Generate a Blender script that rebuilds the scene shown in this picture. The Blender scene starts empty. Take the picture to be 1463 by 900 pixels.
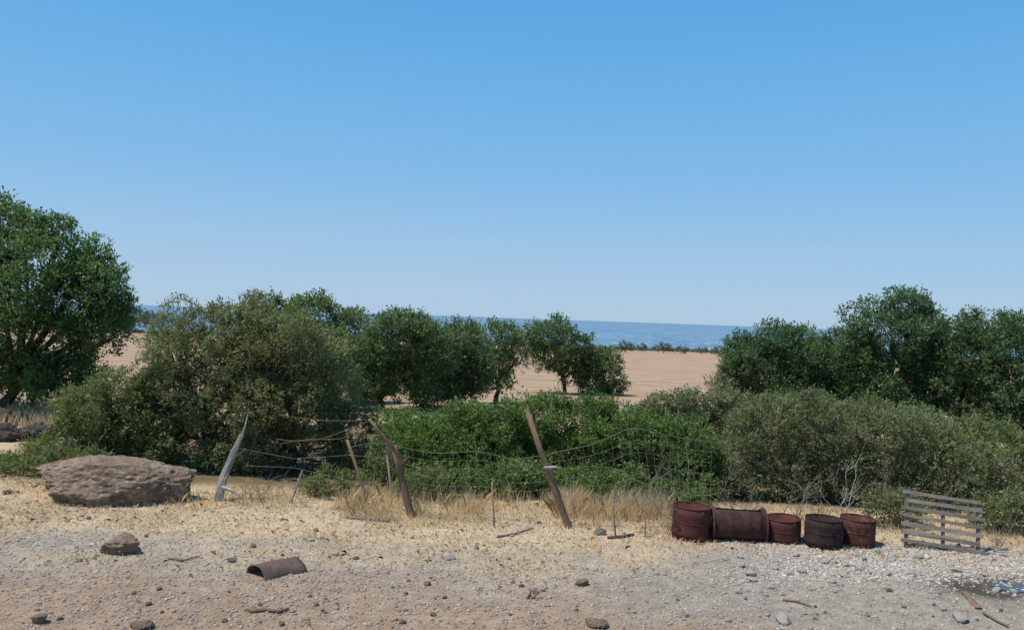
import bpy, math, random
import numpy as np
from mathutils import Vector, Matrix
rng = np.random.default_rng(11); random.seed(11)
SC = bpy.context.scene; COL = SC.collection
F = 1150.0; CX = 731.5; CY = 450.0; CAMZ = 3.2
ROLL = math.atan(0.035); PITCH = math.radians(0.2)

# ------------------------------------------------------------------ camera maths
f_ = np.array([0, math.cos(PITCH), math.sin(PITCH)])
u0 = np.array([0, -math.sin(PITCH), math.cos(PITCH)]); r0 = np.array([1.0, 0, 0])
r_ = r0*math.cos(ROLL)+u0*math.sin(ROLL); u_ = -r0*math.sin(ROLL)+u0*math.cos(ROLL)
CAM = np.array([0, 0, CAMZ])
def ray(px, py):
    return f_+r_*((px-CX)/F)+u_*((CY-py)/F)
def P(px, py, d):
    r = ray(px, py); return CAM+r*(d/r[1])

# ------------------------------------------------------------------ noise
def hash3(ix, iy, iz, s):
    h = (ix*374761393+iy*668265263+iz*1274126177+s*974634) & 0xffffffff
    h = ((h ^ (h >> 13))*1274126177) & 0xffffffff
    return ((h ^ (h >> 16)) & 0xffff)/65535.0
def vn(p, seed=0):
    p = np.asarray(p, float); i = np.floor(p).astype(np.int64); f = p-i; u = f*f*(3-2*f)
    x, y, z = i[..., 0], i[..., 1], i[..., 2]; a, b, c = u[..., 0], u[..., 1], u[..., 2]
    def h(dx, dy, dz): return hash3(x+dx, y+dy, z+dz, seed)
    l = lambda A, B, t: A+(B-A)*t
    return l(l(l(h(0,0,0), h(1,0,0), a), l(h(0,1,0), h(1,1,0), a), b),
             l(l(h(0,0,1), h(1,0,1), a), l(h(0,1,1), h(1,1,1), a), b), c)
def fbm(p, oct=4, seed=0):
    p = np.asarray(p, float); s = 0; a = .5; t = 0
    for k in range(oct):
        s = s+a*vn(p*2**k+k*17.3, seed+k); t += a; a *= .5
    return s/t
def xy3(x, y, s=1.0): return np.stack([np.asarray(x)*s, np.asarray(y)*s, np.zeros_like(np.asarray(x, float))+.5], -1)
def sm(a, b, x):
    t = np.clip((x-a)/(b-a), 0, 1); return t*t*(3-2*t)

# ------------------------------------------------------------------ terrain
KY = [-200, 14, 30, 52, 300, 345, 430, 600, 1000]
KZ = [0, 0, -.5, -1.5, -7.3, -9.2, -22, -36, -42]
def prof(y): return np.interp(y, KY, KZ)
def gz(x, y):
    x = np.asarray(x, float); y = np.asarray(y, float)
    near = 1-sm(16, 24, y)
    n = (fbm(xy3(x, y, .8), 3, 3)-.5)*.10+(fbm(xy3(x, y, 3.5), 3, 9)-.5)*.045
    pud = np.exp(-(((x-6.5)/.8)**2+((y-10.3)/.5)**2))
    return prof(y)+n*near*(1-.85*pud)-.03*pud+(fbm(xy3(x, y, .05), 2, 5)-.5)*.5*sm(24, 60, y)
def G(px, py):
    r = ray(px, py); a, b = 3.0, 600.0
    for _ in range(60):
        m = (a+b)/2; q = CAM+r*(m/r[1])
        if q[2] > prof(q[1]): a = m
        else: b = m
    q = CAM+r*(a/r[1]); return np.array([q[0], q[1], float(gz(q[0], q[1]))])
def masks(x, y):
    w = (fbm(xy3(x, y, .9), 4, 21)-.5); w2 = (fbm(xy3(x, y, 2.5), 3, 31)-.5)
    rb = 9.8-.8*sm(.3, 2.2, x)-.5*sm(2.2, 4, x)
    red = (1-sm(rb-.8, rb+.6, y+w*2.0+w2*.8))
    lo = 10.3+1.0*sm(1.2, 3.5, x)+.3*sm(-4.5, -6, x)
    straw = sm(lo-.9, lo+1.2, y+w*3.0+w2*1.4)*(1-.6*sm(.08, .40, w2+w*.7))
    straw = straw*(1-.7*np.exp(-(((x+3.0)/1.5)**2+((y-11.0)/.32)**2)))*(1-.85*np.exp(-(((x+6.3)/1.3)**2+((y-10.75)/.55)**2)))
    pale = sm(2.2, 3.9, x+w*2)*sm(9.7, 10.4, y+w)*(1-sm(11.7, 12.4, y))
    damp = np.clip(1.9*np.exp(-(((x-6.35+w*.8)/.85)**2+((y-10.3+w2*.6)/.42)**2)), 0, 1)*(.7+.3*sm(-.1, .1, w2))
    return red, straw, pale, damp

# ------------------------------------------------------------------ mesh helpers
class MB:
    def __init__(s): s.v = []; s.f = []
    def add(s, v, f):
        o = len(s.v); s.v += [tuple(map(float, q)) for q in v]; s.f += [tuple(int(i)+o for i in q) for q in f]
    def tube(s, path, rad, n=7, cap=True, wob=0.0):
        path = [np.array(q, float) for q in path]; m = len(path)
        if np.isscalar(rad): rad = [rad]*m
        V = []; ref = np.array([.31, .77, .2])
        for i, q in enumerate(path):
            t = path[min(i+1, m-1)]-path[max(i-1, 0)]; t = t/(np.linalg.norm(t)+1e-9)
            a = np.cross(t, ref); a /= np.linalg.norm(a)+1e-9; b = np.cross(t, a)
            for k in range(n):
                an = 2*math.pi*k/n; rr = rad[i]*(1+wob*(random.random()-.5))
                V.append(q+(a*math.cos(an)+b*math.sin(an))*rr)
        Fc = [(i*n+k, i*n+(k+1) % n, (i+1)*n+(k+1) % n, (i+1)*n+k) for i in range(m-1) for k in range(n)]
        if cap: Fc += [tuple(range(n-1, -1, -1)), tuple((m-1)*n+k for k in range(n))]
        s.add(V, Fc)
    def box(s, c, size, R=None, jit=0.0):
        c = np.array(c, float); h = np.array(size)/2; V = []
        for sx in (-1, 1):
            for sy in (-1, 1):
                for sz in (-1, 1):
                    q = h*np.array([sx, sy, sz])+np.array([random.uniform(-jit, jit) for _ in range(3)])
                    if R is not None: q = R @ q
                    V.append(c+q)
        s.add(V, [(0,1,3,2), (4,6,7,5), (0,4,5,1), (2,3,7,6), (0,2,6,4), (1,5,7,3)])
    def build(s, name, m, parent=None, smooth=False, org=None):
        v = np.array(s.v)
        if org is not None: v = v-np.array(org)
        me = bpy.data.meshes.new(name); me.from_pydata(v.tolist(), [], s.f); me.update()
        return link(name, me, m, parent, smooth, None if (parent or org is None) else org)
def link(name, me, m, parent=None, smooth=False, loc=None):
    if m is not None: me.materials.append(m)
    if smooth: me.polygons.foreach_set('use_smooth', np.ones(len(me.polygons), bool))
    o = bpy.data.objects.new(name, me); COL.objects.link(o)
    if parent: o.parent = parent
    if loc is not None: o.location = tuple(map(float, loc))
    return o
def npmesh(name, V, nper, nfv, faces_idx, tint=None):
    """V (n,nper,3); faces_idx list of nfv-gons within a unit"""
    n = len(V); me = bpy.data.meshes.new(name)
    fi = np.array(faces_idx); k = len(fi)
    me.vertices.add(n*nper); me.vertices.foreach_set('co', V.reshape(-1).astype(np.float32))
    idx = (np.arange(n)[:, None, None]*nper+fi[None]).reshape(-1).astype(np.int32)
    me.loops.add(len(idx)); me.loops.foreach_set('vertex_index', idx)
    me.polygons.add(n*k)
    me.polygons.foreach_set('loop_start', np.arange(n*k, dtype=np.int32)*nfv)
    try: me.polygons.foreach_set('loop_total', np.full(n*k, nfv, np.int32))
    except Exception: pass
    me.update(calc_edges=True)
    if tint is not None:
        a = me.attributes.new('tint', 'FLOAT', 'FACE'); a.data.foreach_set('value', np.repeat(tint, k).astype(np.float32))
    return me
def tag(o, label, cat, group=None, kind=None):
    o['label'] = label
    o['category'] = cat
    if group: o['group'] = group
    if kind: o['kind'] = kind
    return o
def root(name, label, cat, loc, group=None):
    o = bpy.data.objects.new(name, None); COL.objects.link(o); o.location = tuple(map(float, loc)); o.empty_display_size = .2
    return tag(o, label, cat, group)

# ------------------------------------------------------------------ materials
def newmat(name):
    m = bpy.data.materials.new(name); m.use_nodes = True; nt = m.node_tree; nt.nodes.clear()
    out = nt.nodes.new('ShaderNodeOutputMaterial'); return m, nt, out
def N(nt, t, **k):
    n = nt.nodes.new(t)
    for a, b in k.items(): setattr(n, a, b)
    return n
def mixc(nt, fac, a, b, mode='MIX'):
    n = N(nt, 'ShaderNodeMix', data_type='RGBA', blend_type=mode)
    for i, v in ((0, fac), (6, a), (7, b)):
        if isinstance(v, bpy.types.NodeSocket): nt.links.new(v, n.inputs[i])
        elif i == 0: n.inputs[0].default_value = v
        else: n.inputs[i].default_value = (*v, 1)
    return n.outputs[2]
def noise(nt, vec, scale, detail=4, rough=.6):
    n = N(nt, 'ShaderNodeTexNoise'); n.inputs['Scale'].default_value = scale; n.inputs['Detail'].default_value = detail
    n.inputs['Roughness'].default_value = rough
    if vec is not None: nt.links.new(vec, n.inputs['Vector'])
    return n.outputs['Fac']
def ramp(nt, fac, a, b, ca=(0, 0, 0), cb=(1, 1, 1)):
    n = N(nt, 'ShaderNodeValToRGB'); e = n.color_ramp.elements
    e[0].position = a; e[1].position = b; e[0].color = (*ca, 1); e[1].color = (*cb, 1)
    nt.links.new(fac, n.inputs[0]); return n.outputs[0]
def mapping(nt, vec, scale):
    n = N(nt, 'ShaderNodeMapping'); n.inputs['Scale'].default_value = scale; nt.links.new(vec, n.inputs['Vector']); return n.outputs[0]
def coords(nt, kind='Object'): return N(nt, 'ShaderNodeTexCoord').outputs[kind]
def geo(nt): return N(nt, 'ShaderNodeNewGeometry').outputs['Position']
def bump(nt, h, st, dist=.02):
    b = N(nt, 'ShaderNodeBump'); b.inputs['Strength'].default_value = st; b.inputs['Distance'].default_value = dist
    nt.links.new(h, b.inputs['Height']); return b.outputs[0]
def principled(nt, out, col, rough=.9, spec=.2, nrm=None, metal=0):
    b = N(nt, 'ShaderNodeBsdfPrincipled')
    if isinstance(col, bpy.types.NodeSocket): nt.links.new(col, b.inputs['Base Color'])
    else: b.inputs['Base Color'].default_value = (*col, 1)
    b.inputs['Roughness'].default_value = rough; b.inputs['Specular IOR Level'].default_value = spec; b.inputs['Metallic'].default_value = metal
    if nrm is not None: nt.links.new(nrm, b.inputs['Normal'])
    nt.links.new(b.outputs[0], out.inputs[0]); return b
def attr(nt, name):
    n = N(nt, 'ShaderNodeAttribute'); n.attribute_name = name; return n.outputs['Fac']

def leaf_mat(name, dark, light, trans=.43, rough=.5, spec=.35, tcol=(1.2, 1.22, .72), dry=None):
    m, nt, out = newmat(name); at_ = attr(nt, 'tint')
    c = mixc(nt, at_, dark, light)
    if dry: c = mixc(nt, ramp(nt, at_, .76, .88), c, dry)
    b = principled(nt, out, c, rough, spec)
    if trans > 0:
        t = N(nt, 'ShaderNodeBsdfTranslucent'); nt.links.new(mixc(nt, 1.0, c, tcol, 'MULTIPLY'), t.inputs[0])
        mx = N(nt, 'ShaderNodeMixShader'); mx.inputs[0].default_value = trans
        nt.links.new(b.outputs[0], mx.inputs[1]); nt.links.new(t.outputs[0], mx.inputs[2]); nt.links.new(mx.outputs[0], out.inputs[0])
    return m
def noisy_mat(name, ca, cb, scale, rough=.9, bst=.6, dist=.02, stretch=None, cc=None, spec=.15, metal=0):
    m, nt, out = newmat(name); v = coords(nt)
    if stretch: v = mapping(nt, v, stretch)
    n1 = noise(nt, v, scale, 6, .65); n2 = noise(nt, v, scale*4.3, 5, .7)
    c = mixc(nt, ramp(nt, n1, .32, .68), ca, cb)
    if cc: c = mixc(nt, ramp(nt, n2, .5, .7), c, cc)
    c = mixc(nt, .7, c, ramp(nt, n2, .25, .75, (.55, .55, .55), (1.25, 1.25, 1.25)), 'MULTIPLY')
    principled(nt, out, c, rough, spec, bump(nt, n2, bst, dist), metal); return m

M_bark = noisy_mat('bark', (.045, .037, .03), (.095, .08, .065), 6, stretch=(1, 1, .3))
M_twig = noisy_mat('dead_twig', (.17, .14, .115), (.30, .255, .215), 9)
M_bleach = noisy_mat('bleached_wood', (.22, .195, .17), (.40, .365, .33), 7, stretch=(1, 1, .25))
M_post = noisy_mat('weathered_post', (.14, .085, .055), (.27, .18, .12), 8, stretch=(1, 1, .2))
M_plank = noisy_mat('grey_plank', (.125, .108, .095), (.27, .23, .195), 9, stretch=(.2, 1, 1))
M_wire = noisy_mat('rusty_wire', (.17, .145, .12), (.30, .26, .22), 12, spec=.3)
M_strap = noisy_mat('brown_wire', (.19, .135, .08), (.28, .205, .125), 12)
M_rust = noisy_mat('rust_red', (.072, .023, .020), (.132, .045, .037), 3.2, .88, .5, .012, cc=(.05, .026, .024), spec=.2)
M_rustb2 = noisy_mat('rust_brown_red', (.064, .024, .020), (.118, .046, .036), 3.6, .88, .5, .012, cc=(.15, .075, .055), spec=.2)
M_rustd = noisy_mat('rust_dark', (.037, .020, .019), (.074, .036, .031), 3.5, .88, .5, .012, cc=(.085, .042, .035), spec=.2)
M_rustk = noisy_mat('rust_black', (.024, .016, .015), (.048, .028, .025), 4, .88, .5, .012, cc=(.06, .034, .028), spec=.2)
M_rustb = noisy_mat('rust_brown', (.10, .062, .046), (.175, .12, .088), 7, .88, .5, .012, cc=(.065, .038, .028), spec=.2)
M_rock = noisy_mat('boulder_rock', (.155, .104, .072), (.325, .235, .165), 2.8, .95, .9, .08, cc=(.40, .315, .235))
M_stoneb = noisy_mat('brown_stone', (.22, .145, .10), (.38, .275, .20), 6, .95, .9, .03)
M_stoned = noisy_mat('dark_stone', (.18, .145, .12), (.32, .27, .23), 6, .95, .9, .03)
M_stoneq = noisy_mat('dark_rough_stone', (.085, .066, .054), (.17, .135, .11), 4, .95, 1.0, .05)  # darkest stone tone, used for the tumbled pile
M_stonew = noisy_mat('pale_stone', (.34, .30, .26), (.52, .475, .415), 8, .95, .8, .02)

L_olive = leaf_mat('leaf_grey_green', (.096, .116, .056), (.28, .30, .152))
L_low = leaf_mat('leaf_olive_low', (.092, .118, .044), (.255, .285, .118))
L_green = leaf_mat('leaf_fresh_green', (.062, .115, .030), (.205, .285, .082))
L_big = leaf_mat('leaf_big_tree', (.050, .106, .040), (.17, .26, .10))
L_mid = leaf_mat('leaf_mid_tree', (.052, .096, .040), (.165, .235, .098))
L_midl = leaf_mat('leaf_mid_light', (.074, .12, .048), (.21, .27, .115))
L_right = leaf_mat('leaf_right_tree', (.048, .098, .046), (.155, .235, .106))
L_scrub = leaf_mat('leaf_scrub', (.10, .122, .056), (.285, .302, .158), dry=(.31, .24, .175))
L_far = leaf_mat('leaf_far', (.11, .128, .092), (.165, .185, .132))
M_grass = leaf_mat('dry_grass_blade', (.54, .40, .22), (.84, .69, .45), trans=.42, rough=.6, spec=.2, tcol=(1, .95, .8))
M_straw = leaf_mat('straw_blade', (.48, .36, .22), (.76, .62, .415), trans=.2, rough=.6, spec=.2, tcol=(1, .95, .8))
M_gravel = leaf_mat('gravel_bits', (.21, .165, .128), (.54, .485, .42), trans=0, rough=.95, spec=.1)

# ------------------------------------------------------------------ ground
def graded():
    xs = np.concatenate([-np.geomspace(3500, 12, 45), np.linspace(-11.6, 11.6, 360), np.geomspace(12, 3500, 45)])
    ys = np.concatenate([np.linspace(-60, 4, 14), np.linspace(5, 7, 14), np.linspace(7.06, 16.5, 170), np.geomspace(16.8, 1000, 110)])
    return xs, ys
xs, ys = graded(); X, Y = np.meshgrid(xs, ys); Z = gz(X, Y)
nx, ny = len(xs), len(ys)
me = bpy.data.meshes.new('ground'); me.vertices.add(nx*ny)
me.vertices.foreach_set('co', np.stack([X, Y, Z], -1).reshape(-1).astype(np.float32))
i, j = np.meshgrid(np.arange(nx-1), np.arange(ny-1)); a = (j*nx+i).reshape(-1)
q = np.stack([a, a+1, a+1+nx, a+nx], -1).reshape(-1).astype(np.int32)
me.loops.add(len(q)); me.loops.foreach_set('vertex_index', q)
me.polygons.add(len(q)//4); me.polygons.foreach_set('loop_start', np.arange(len(q)//4, dtype=np.int32)*4)
me.update(calc_edges=True)
red, straw, pale, damp = masks(X, Y)
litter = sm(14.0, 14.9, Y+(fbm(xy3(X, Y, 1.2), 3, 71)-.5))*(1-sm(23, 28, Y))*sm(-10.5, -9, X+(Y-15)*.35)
for nm, arr in (('red', red), ('straw', straw), ('pale', pale), ('damp', damp), ('litter', litter), ('field', sm(24, 34, Y+(fbm(xy3(X, Y, .3), 3, 8)-.5)*8))):
    at = me.attributes.new(nm, 'FLOAT', 'POINT'); at.data.foreach_set('value', arr.reshape(-1).astype(np.float32))
m, nt, out = newmat('dry_ground'); pos = geo(nt)
n_f = noise(nt, pos, 28, 6, .75); n_m = noise(nt, pos, 5, 5, .65); n_p = noise(nt, pos, 1.1, 4, .6)
c = mixc(nt, ramp(nt, n_m, .35, .65), (.255, .215, .175), (.375, .325, .268))
c = mixc(nt, attr(nt, 'red'), c, mixc(nt, ramp(nt, n_m, .3, .7), (.265, .18, .122), (.415, .298, .208)))
c = mixc(nt, attr(nt, 'pale'), c, mixc(nt, ramp(nt, n_m, .3, .7), (.30, .258, .205), (.445, .39, .32)))
c = mixc(nt, attr(nt, 'straw'), c, mixc(nt, ramp(nt, n_m, .3, .7), (.425, .31, .19), (.605, .47, .305)))
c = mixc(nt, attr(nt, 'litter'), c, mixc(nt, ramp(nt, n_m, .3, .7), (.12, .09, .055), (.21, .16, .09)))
fstreak = noise(nt, mapping(nt, pos, (.05, .35, 1)), 2.2, 6, .7)
fcol = mixc(nt, ramp(nt, fstreak, .35, .68), (.295, .195, .122), (.435, .305, .205))
fcol = mixc(nt, ramp(nt, noise(nt, mapping(nt, pos, (.35, 1, 1)), .9, 6, .8), .52, .70), fcol, (.515, .40, .295))
c = mixc(nt, attr(nt, 'field'), c, fcol)
c = mixc(nt, .8, c, ramp(nt, n_f, .3, .7, (.64, .62, .60), (1.28, 1.28, 1.28)), 'MULTIPLY')
c = mixc(nt, .6, c, ramp(nt, n_p, .3, .7, (.82, .80, .78), (1.12, 1.12, 1.12)), 'MULTIPLY')
c = mixc(nt, attr(nt, 'damp'), c, (.075, .06, .048))
principled(nt, out, c, .97, .08, bump(nt, n_f, .8, .03))
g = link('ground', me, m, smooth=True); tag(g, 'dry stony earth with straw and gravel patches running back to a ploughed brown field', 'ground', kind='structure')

# sea
mb = MB(); mb.add([(-90000, 380, -30), (90000, 380, -30), (90000, 120000, -30), (-90000, 120000, -30)], [(0, 1, 2, 3)])
m, nt, out = newmat('sea_water'); pos = geo(nt)
w1 = noise(nt, mapping(nt, pos, (.004, .0012, 1)), 1.0, 6, .7); w2 = noise(nt, mapping(nt, pos, (.03, .006, 1)), 1.0, 5, .8)
c = mixc(nt, ramp(nt, w1, .35, .65), (.105, .190, .275), (.142, .235, .32))
c = mixc(nt, ramp(nt, w2, .55, .71), c, (.44, .51, .56))  # sun sparkle and whitecaps, painted as pale streaks into the water colour
principled(nt, out, c, .8, .05)
tag(mb.build('sea', m), 'band of blue sea with painted white glints under the horizon', 'sea', kind='structure')

# puddle
mb = MB(); pc = np.array([6.55, 10.32]); nn = 28; pv = []
for k in range(nn):
    an = 2*math.pi*k/nn; rr = 1+.25*math.sin(3*an+1)+.12*math.sin(7*an)
    pv.append((pc[0]+.28*rr*math.cos(an), pc[1]+.15*rr*math.sin(an), 0))
zc = float(max(gz(v[0], v[1]) for v in pv[::2]))*.7+float(gz(*pc))*.3+.008
mb.add([(x, y, zc) for x, y, _ in pv], [tuple(range(nn))])
m, nt, out = newmat('puddle_water'); principled(nt, out, (.06, .055, .05), .12, .6)
tag(mb.build('puddle', m), 'small puddle reflecting the sky on dark damp ground at the right edge', 'puddle', kind='structure')

# ------------------------------------------------------------------ foliage
def norm(a): return a/(np.linalg.norm(a, axis=-1, keepdims=True)+1e-9)
def leaf_quads(Pt, D, nl, L, W, R):
    n = len(Pt); tt = R.random((n, nl))
    pos = Pt[:, None]+D[:, None]*(tt*L*2.4)[..., None]+R.normal(0, L*.38, (n, nl, 3))
    ld = norm(D[:, None]*.7+R.normal(0, .6, (n, nl, 3)))
    up = R.normal(0, .5, (n, nl, 3))+np.array([0, 0, .75])
    sd = norm(np.cross(ld, up)); l = L*(.65+.7*R.random((n, nl, 1))); w = W*(.7+.6*R.random((n, nl, 1)))
    nrm = np.cross(sd, ld)
    V = np.stack([pos, pos+ld*l*.5+sd*w*.5+nrm*w*.12, pos+ld*l, pos+ld*l*.5-sd*w*.5+nrm*w*.12], 2)
    return V.reshape(-1, 4, 3)
def crown_mesh(name, lobes, L, W, cover, seed, nsub=11, gap=.30, nl=10, zmin=None, rough=1.0):
    R = np.random.default_rng(seed); C = []; RR = []; O = []
    for c, r in lobes:
        C.append(c); RR.append(r*.70); O.append(c-np.array([0, 0, .3]))
        for k in range(nsub):
            d = norm(R.normal(0, 1, 3)); d[2] = d[2]*.9+.12; d = norm(d)
            C.append(c+d*r*R.uniform(.5, .84+.14*rough)); RR.append(np.array([1, 1, .85])*np.mean(r)*R.uniform(.20-.06*rough, .44)); O.append(c)
    C = np.array(C); RR = np.array(RR); O = np.array(O)
    ar = np.mean(RR, 1)**2*4*math.pi
    n = int(cover*ar.sum()*.55/(L*W*.5*nl)); n = min(n, 26000)
    idx = R.choice(len(C), n, p=ar/ar.sum())
    d = norm(R.normal(0, 1, (n, 3)))
    p = C[idx]+d*RR[idx]*(R.random((n, 1))**.4*.42+.63)
    inside = np.zeros(n)
    for k in range(len(C)):
        inside += (np.linalg.norm((p-C[k])/RR[k], axis=1) < .62)
    keep = (inside == 0) | (R.random(n) < .18)
    fq = .55/np.mean(RR)
    gn = vn(p*fq*2.2, seed); keep &= (gn > gap) | (R.random(n) < .25)
    if zmin is not None: keep &= p[:, 2] > zmin
    p = p[keep]; d = d[keep]; idx = idx[keep]
    D = norm(norm(p-O[idx])*.7+d*.4+np.array([0, 0, .35])+R.normal(0, .35, p.shape))
    V = leaf_quads(p, D, nl, L, W, R)
    t = .25+.5*vn(p*fq*1.1+7, seed+3)+R.normal(0, .13, len(p))
    t = np.repeat(t, nl)+R.normal(0, .13, len(p)*nl)
    return V, np.clip(t, 0, 1), C
def px_lobes(lst, d, sc=1.0):
    out_ = []
    for k, q in enumerate(lst):
        px, py, rx, rz = q[:4]; rx *= sc; rz *= sc; dd = d+(q[4] if len(q) > 4 else ((k*37) % 7-3)/3*.25*rx*d/F)
        s = dd/F; out_.append((P(px, py, dd), np.array([rx*s, (rx*.6+rz*.4)*s*.95, rz*s])))
    return out_
VEG = [0]
def plant(name, label, cat, base_px, d, lobes_px, leafmat, L, W, cover=1.5, trunk=.12, stems=1, group=None, seed=1, gap=.3,
          fork=.35, bark=None, nsub=11, sc=1.06, dzmin=.02, rough=1.0):
    lobes = px_lobes(lobes_px, d, sc)
    bx = P(base_px, 500, d); base = np.array([bx[0], bx[1], float(gz(bx[0], bx[1]))])
    rt = root(name, label, cat, base, group)
    V, t, C = crown_mesh('crown', lobes, L, W, cover, seed, gap=gap, zmin=base[2]+dzmin, nsub=nsub, rough=rough)
    V = V-base
    link('crown', npmesh('crown', V, 4, 4, [(0, 1, 2, 3)], t), leafmat, rt)
    VEG[0] += len(V)
    mb = MB(); rd = random.Random(seed)
    top = np.mean([c for c, r in lobes], 0); H = top[2]-base[2]
    forks = []
    for s in range(stems):
        off = np.array([rd.uniform(-1, 1), rd.uniform(-.5, .5), 0])*trunk*1.6*(stems > 1)
        fk = base+off+np.array([(top[0]-base[0])*.25+rd.uniform(-.25, .25)*H*.3, (top[1]-base[1])*.2, H*fork])
        mid = (base+off+fk)/2+np.array([rd.uniform(-.12, .12)*H*.4, rd.uniform(-.1, .1)*H*.3, 0])
        rr = trunk/(stems**.4)
        mb.tube([base+off-np.array([0, 0, .12]), base+off+np.array([0, 0, .03*H]), mid, fk], [rr*1.6, rr*1.15, rr*.9, rr*.75], 8, wob=.25)
        forks.append((fk, rr*.72))
    for k, (c, r) in enumerate(lobes):
        fk, rr = forks[k % len(forks)]
        mid = fk*.5+c*.5+np.array([rd.uniform(-.15, .15)*H*.5, rd.uniform(-.1, .1)*H*.5, -.05*H])
        rr2 = rr*.7
        mb.tube([fk, mid, c], [rr*.8, rr2*.7, rr2*.35], 6, wob=.2)
        sub = C[k*(nsub+1)+1:(k+1)*(nsub+1)]
        for q in sub:
            st = mid*.45+c*.55; m2 = (st+q)/2+np.array([rd.uniform(-.1, .1), rd.uniform(-.1, .1), rd.uniform(-.05, .1)])*np.mean(r)
            if q[2] > base[2]+.05: mb.tube([st, m2, q], [rr2*.38, rr2*.22, rr2*.1], 4, cap=False)
    mb.build('trunk', bark or M_bark, rt, True, base)
    return rt

# big tree on the left
plant('oak_tree', 'tall broad dark green tree at the left edge', 'tree', -5, 25,
      [(25, 395, 105, 82), (105, 430, 70, 70), (10, 335, 62, 44), (72, 368, 58, 40), (125, 385, 36, 32), (55, 490, 110, 55), (-75, 415, 105, 110), (148, 418, 36, 40), (138, 480, 44, 48), (90, 530, 66, 34), (158, 392, 22, 22), (-20, 525, 80, 38), (35, 315, 26, 18), (30, 538, 60, 30), (168, 440, 20, 26), (136, 355, 20, 14), (85, 328, 22, 14), (0, 300, 24, 16), (70, 545, 66, 24), (120, 540, 44, 22), (165, 480, 24, 26)],
      L_big, .115, .058, 1.7, .20, 2, seed=5, gap=.34, fork=.38, sc=.96)

# row of trees along the near edge of the field
GR = 'trees along the edge of the field'
plant('oak_tree', 'wide pale green tree top rising behind the big grey-green shrub', 'tree', 440, 35,
      [(400, 458, 54, 32), (455, 458, 55, 30), (375, 440, 28, 18), (500, 472, 32, 32), (430, 485, 85, 42), (440, 530, 80, 40), (505, 520, 40, 50)], L_midl, .13, .068, 1.7, .15, 1, GR, 21)
plant('oak_tree', 'dark tree right of the big grey-green shrub with trunk bending left', 'tree', 546, 31,
      [(560, 482, 48, 36), (535, 515, 46, 42), (602, 505, 42, 42), (575, 460, 26, 17), (512, 530, 28, 44), (580, 540, 52, 32), (535, 555, 36, 24)], L_mid, .115, .06, 1.9, .15, 1, GR, 22, fork=.25)
plant('oak_tree', 'tree second in the row with a short trunk, left of its twin-trunked neighbour', 'tree', 607, 33.5,
      [(628, 490, 40, 30), (612, 525, 44, 34), (640, 532, 40, 34), (610, 482, 26, 20), (612, 552, 40, 24)], L_mid, .12, .062, 1.9, .13, 1, GR, 23, fork=.25)
plant('oak_tree', 'twin-trunked tree third in the row, left of the slim open tree', 'tree', 656, 34.5,
      [(655, 492, 38, 30), (676, 520, 36, 38), (645, 538, 38, 30), (660, 474, 24, 14), (684, 548, 26, 20), (652, 557, 34, 18)], L_mid, .12, .062, 1.8, .13, 2, GR, 24, fork=.25)
plant('oak_tree', 'slim open tree with forked trunk and the field showing on its right', 'tree', 711, 38,
      [(712, 490, 36, 28), (705, 522, 32, 28), (735, 514, 20, 24), (692, 477, 22, 14), (728, 480, 18, 15), (700, 545, 26, 14)], L_midl, .125, .065, 1.6, .13, 1, GR, 25, gap=.36, fork=.28)
plant('oak_tree', 'free-standing round-topped tree with a bare slanting trunk against the field', 'tree', 806, 51,
      [(795, 486, 42, 28), (820, 502, 28, 28), (773, 484, 23, 22), (826, 522, 20, 20), (788, 508, 30, 22), (810, 527, 22, 15)], L_mid, .16, .085, 1.9, .17, 2, GR, 26, fork=.4)
plant('round_shrub', 'rounded green shrub beside the free-standing tree in the field', 'shrub', 862, 52,
      [(860, 533, 32, 30), (850, 516, 23, 16), (874, 543, 20, 24), (846, 547, 22, 20), (868, 512, 16, 12)], L_midl, .15, .08, 2.0, .12, 2, None, 27)

GR = 'dark trees behind the scrub on the right'
plant('oak_tree', 'leftmost of the dark trees on the right, beside the open field', 'tree', 1095, 31,
      [(1080, 512, 42, 36), (1112, 490, 34, 24), (1100, 548, 62, 40), (1058, 545, 28, 34), (1132, 515, 38, 36), (1080, 575, 55, 28), (1145, 560, 45, 40)], L_right, .115, .058, 1.8, .15, 2, GR, 31)
plant('oak_tree', 'low dark tree second from the left in the right-hand row', 'tree', 1175, 32,
      [(1172, 515, 44, 36), (1192, 492, 30, 20), (1155, 545, 50, 38), (1208, 535, 40, 44), (1180, 575, 60, 34)], L_right, .118, .06, 1.8, .15, 2, GR, 32)
plant('oak_tree', 'tallest dark tree of the right-hand row with a pointed top', 'tree', 1275, 30,
      [(1275, 482, 54, 44), (1297, 444, 34, 23), (1240, 468, 34, 28), (1265, 545, 78, 50), (1322, 475, 30, 36), (1318, 442, 18, 15), (1225, 515, 36, 44), (1270, 585, 75, 32), (1325, 540, 44, 48)], L_right, .115, .058, 1.8, .2, 2, GR, 33)
plant('oak_tree', 'dark tree between the tallest one and the right edge', 'tree', 1378, 29,
      [(1375, 515, 50, 48), (1412, 464, 28, 22), (1370, 482, 30, 22), (1350, 555, 56, 44), (1402, 508, 38, 44), (1390, 570, 60, 38)], L_right, .112, .056, 1.8, .18, 2, GR, 34)
plant('oak_tree', 'dark tree cut off by the right edge', 'tree', 1465, 27.5,
      [(1450, 525, 46, 56), (1448, 472, 30, 25), (1505, 500, 50, 70), (1440, 575, 50, 48), (1470, 610, 50, 36)], L_right, .11, .055, 1.8, .18, 2, GR, 35)

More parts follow.
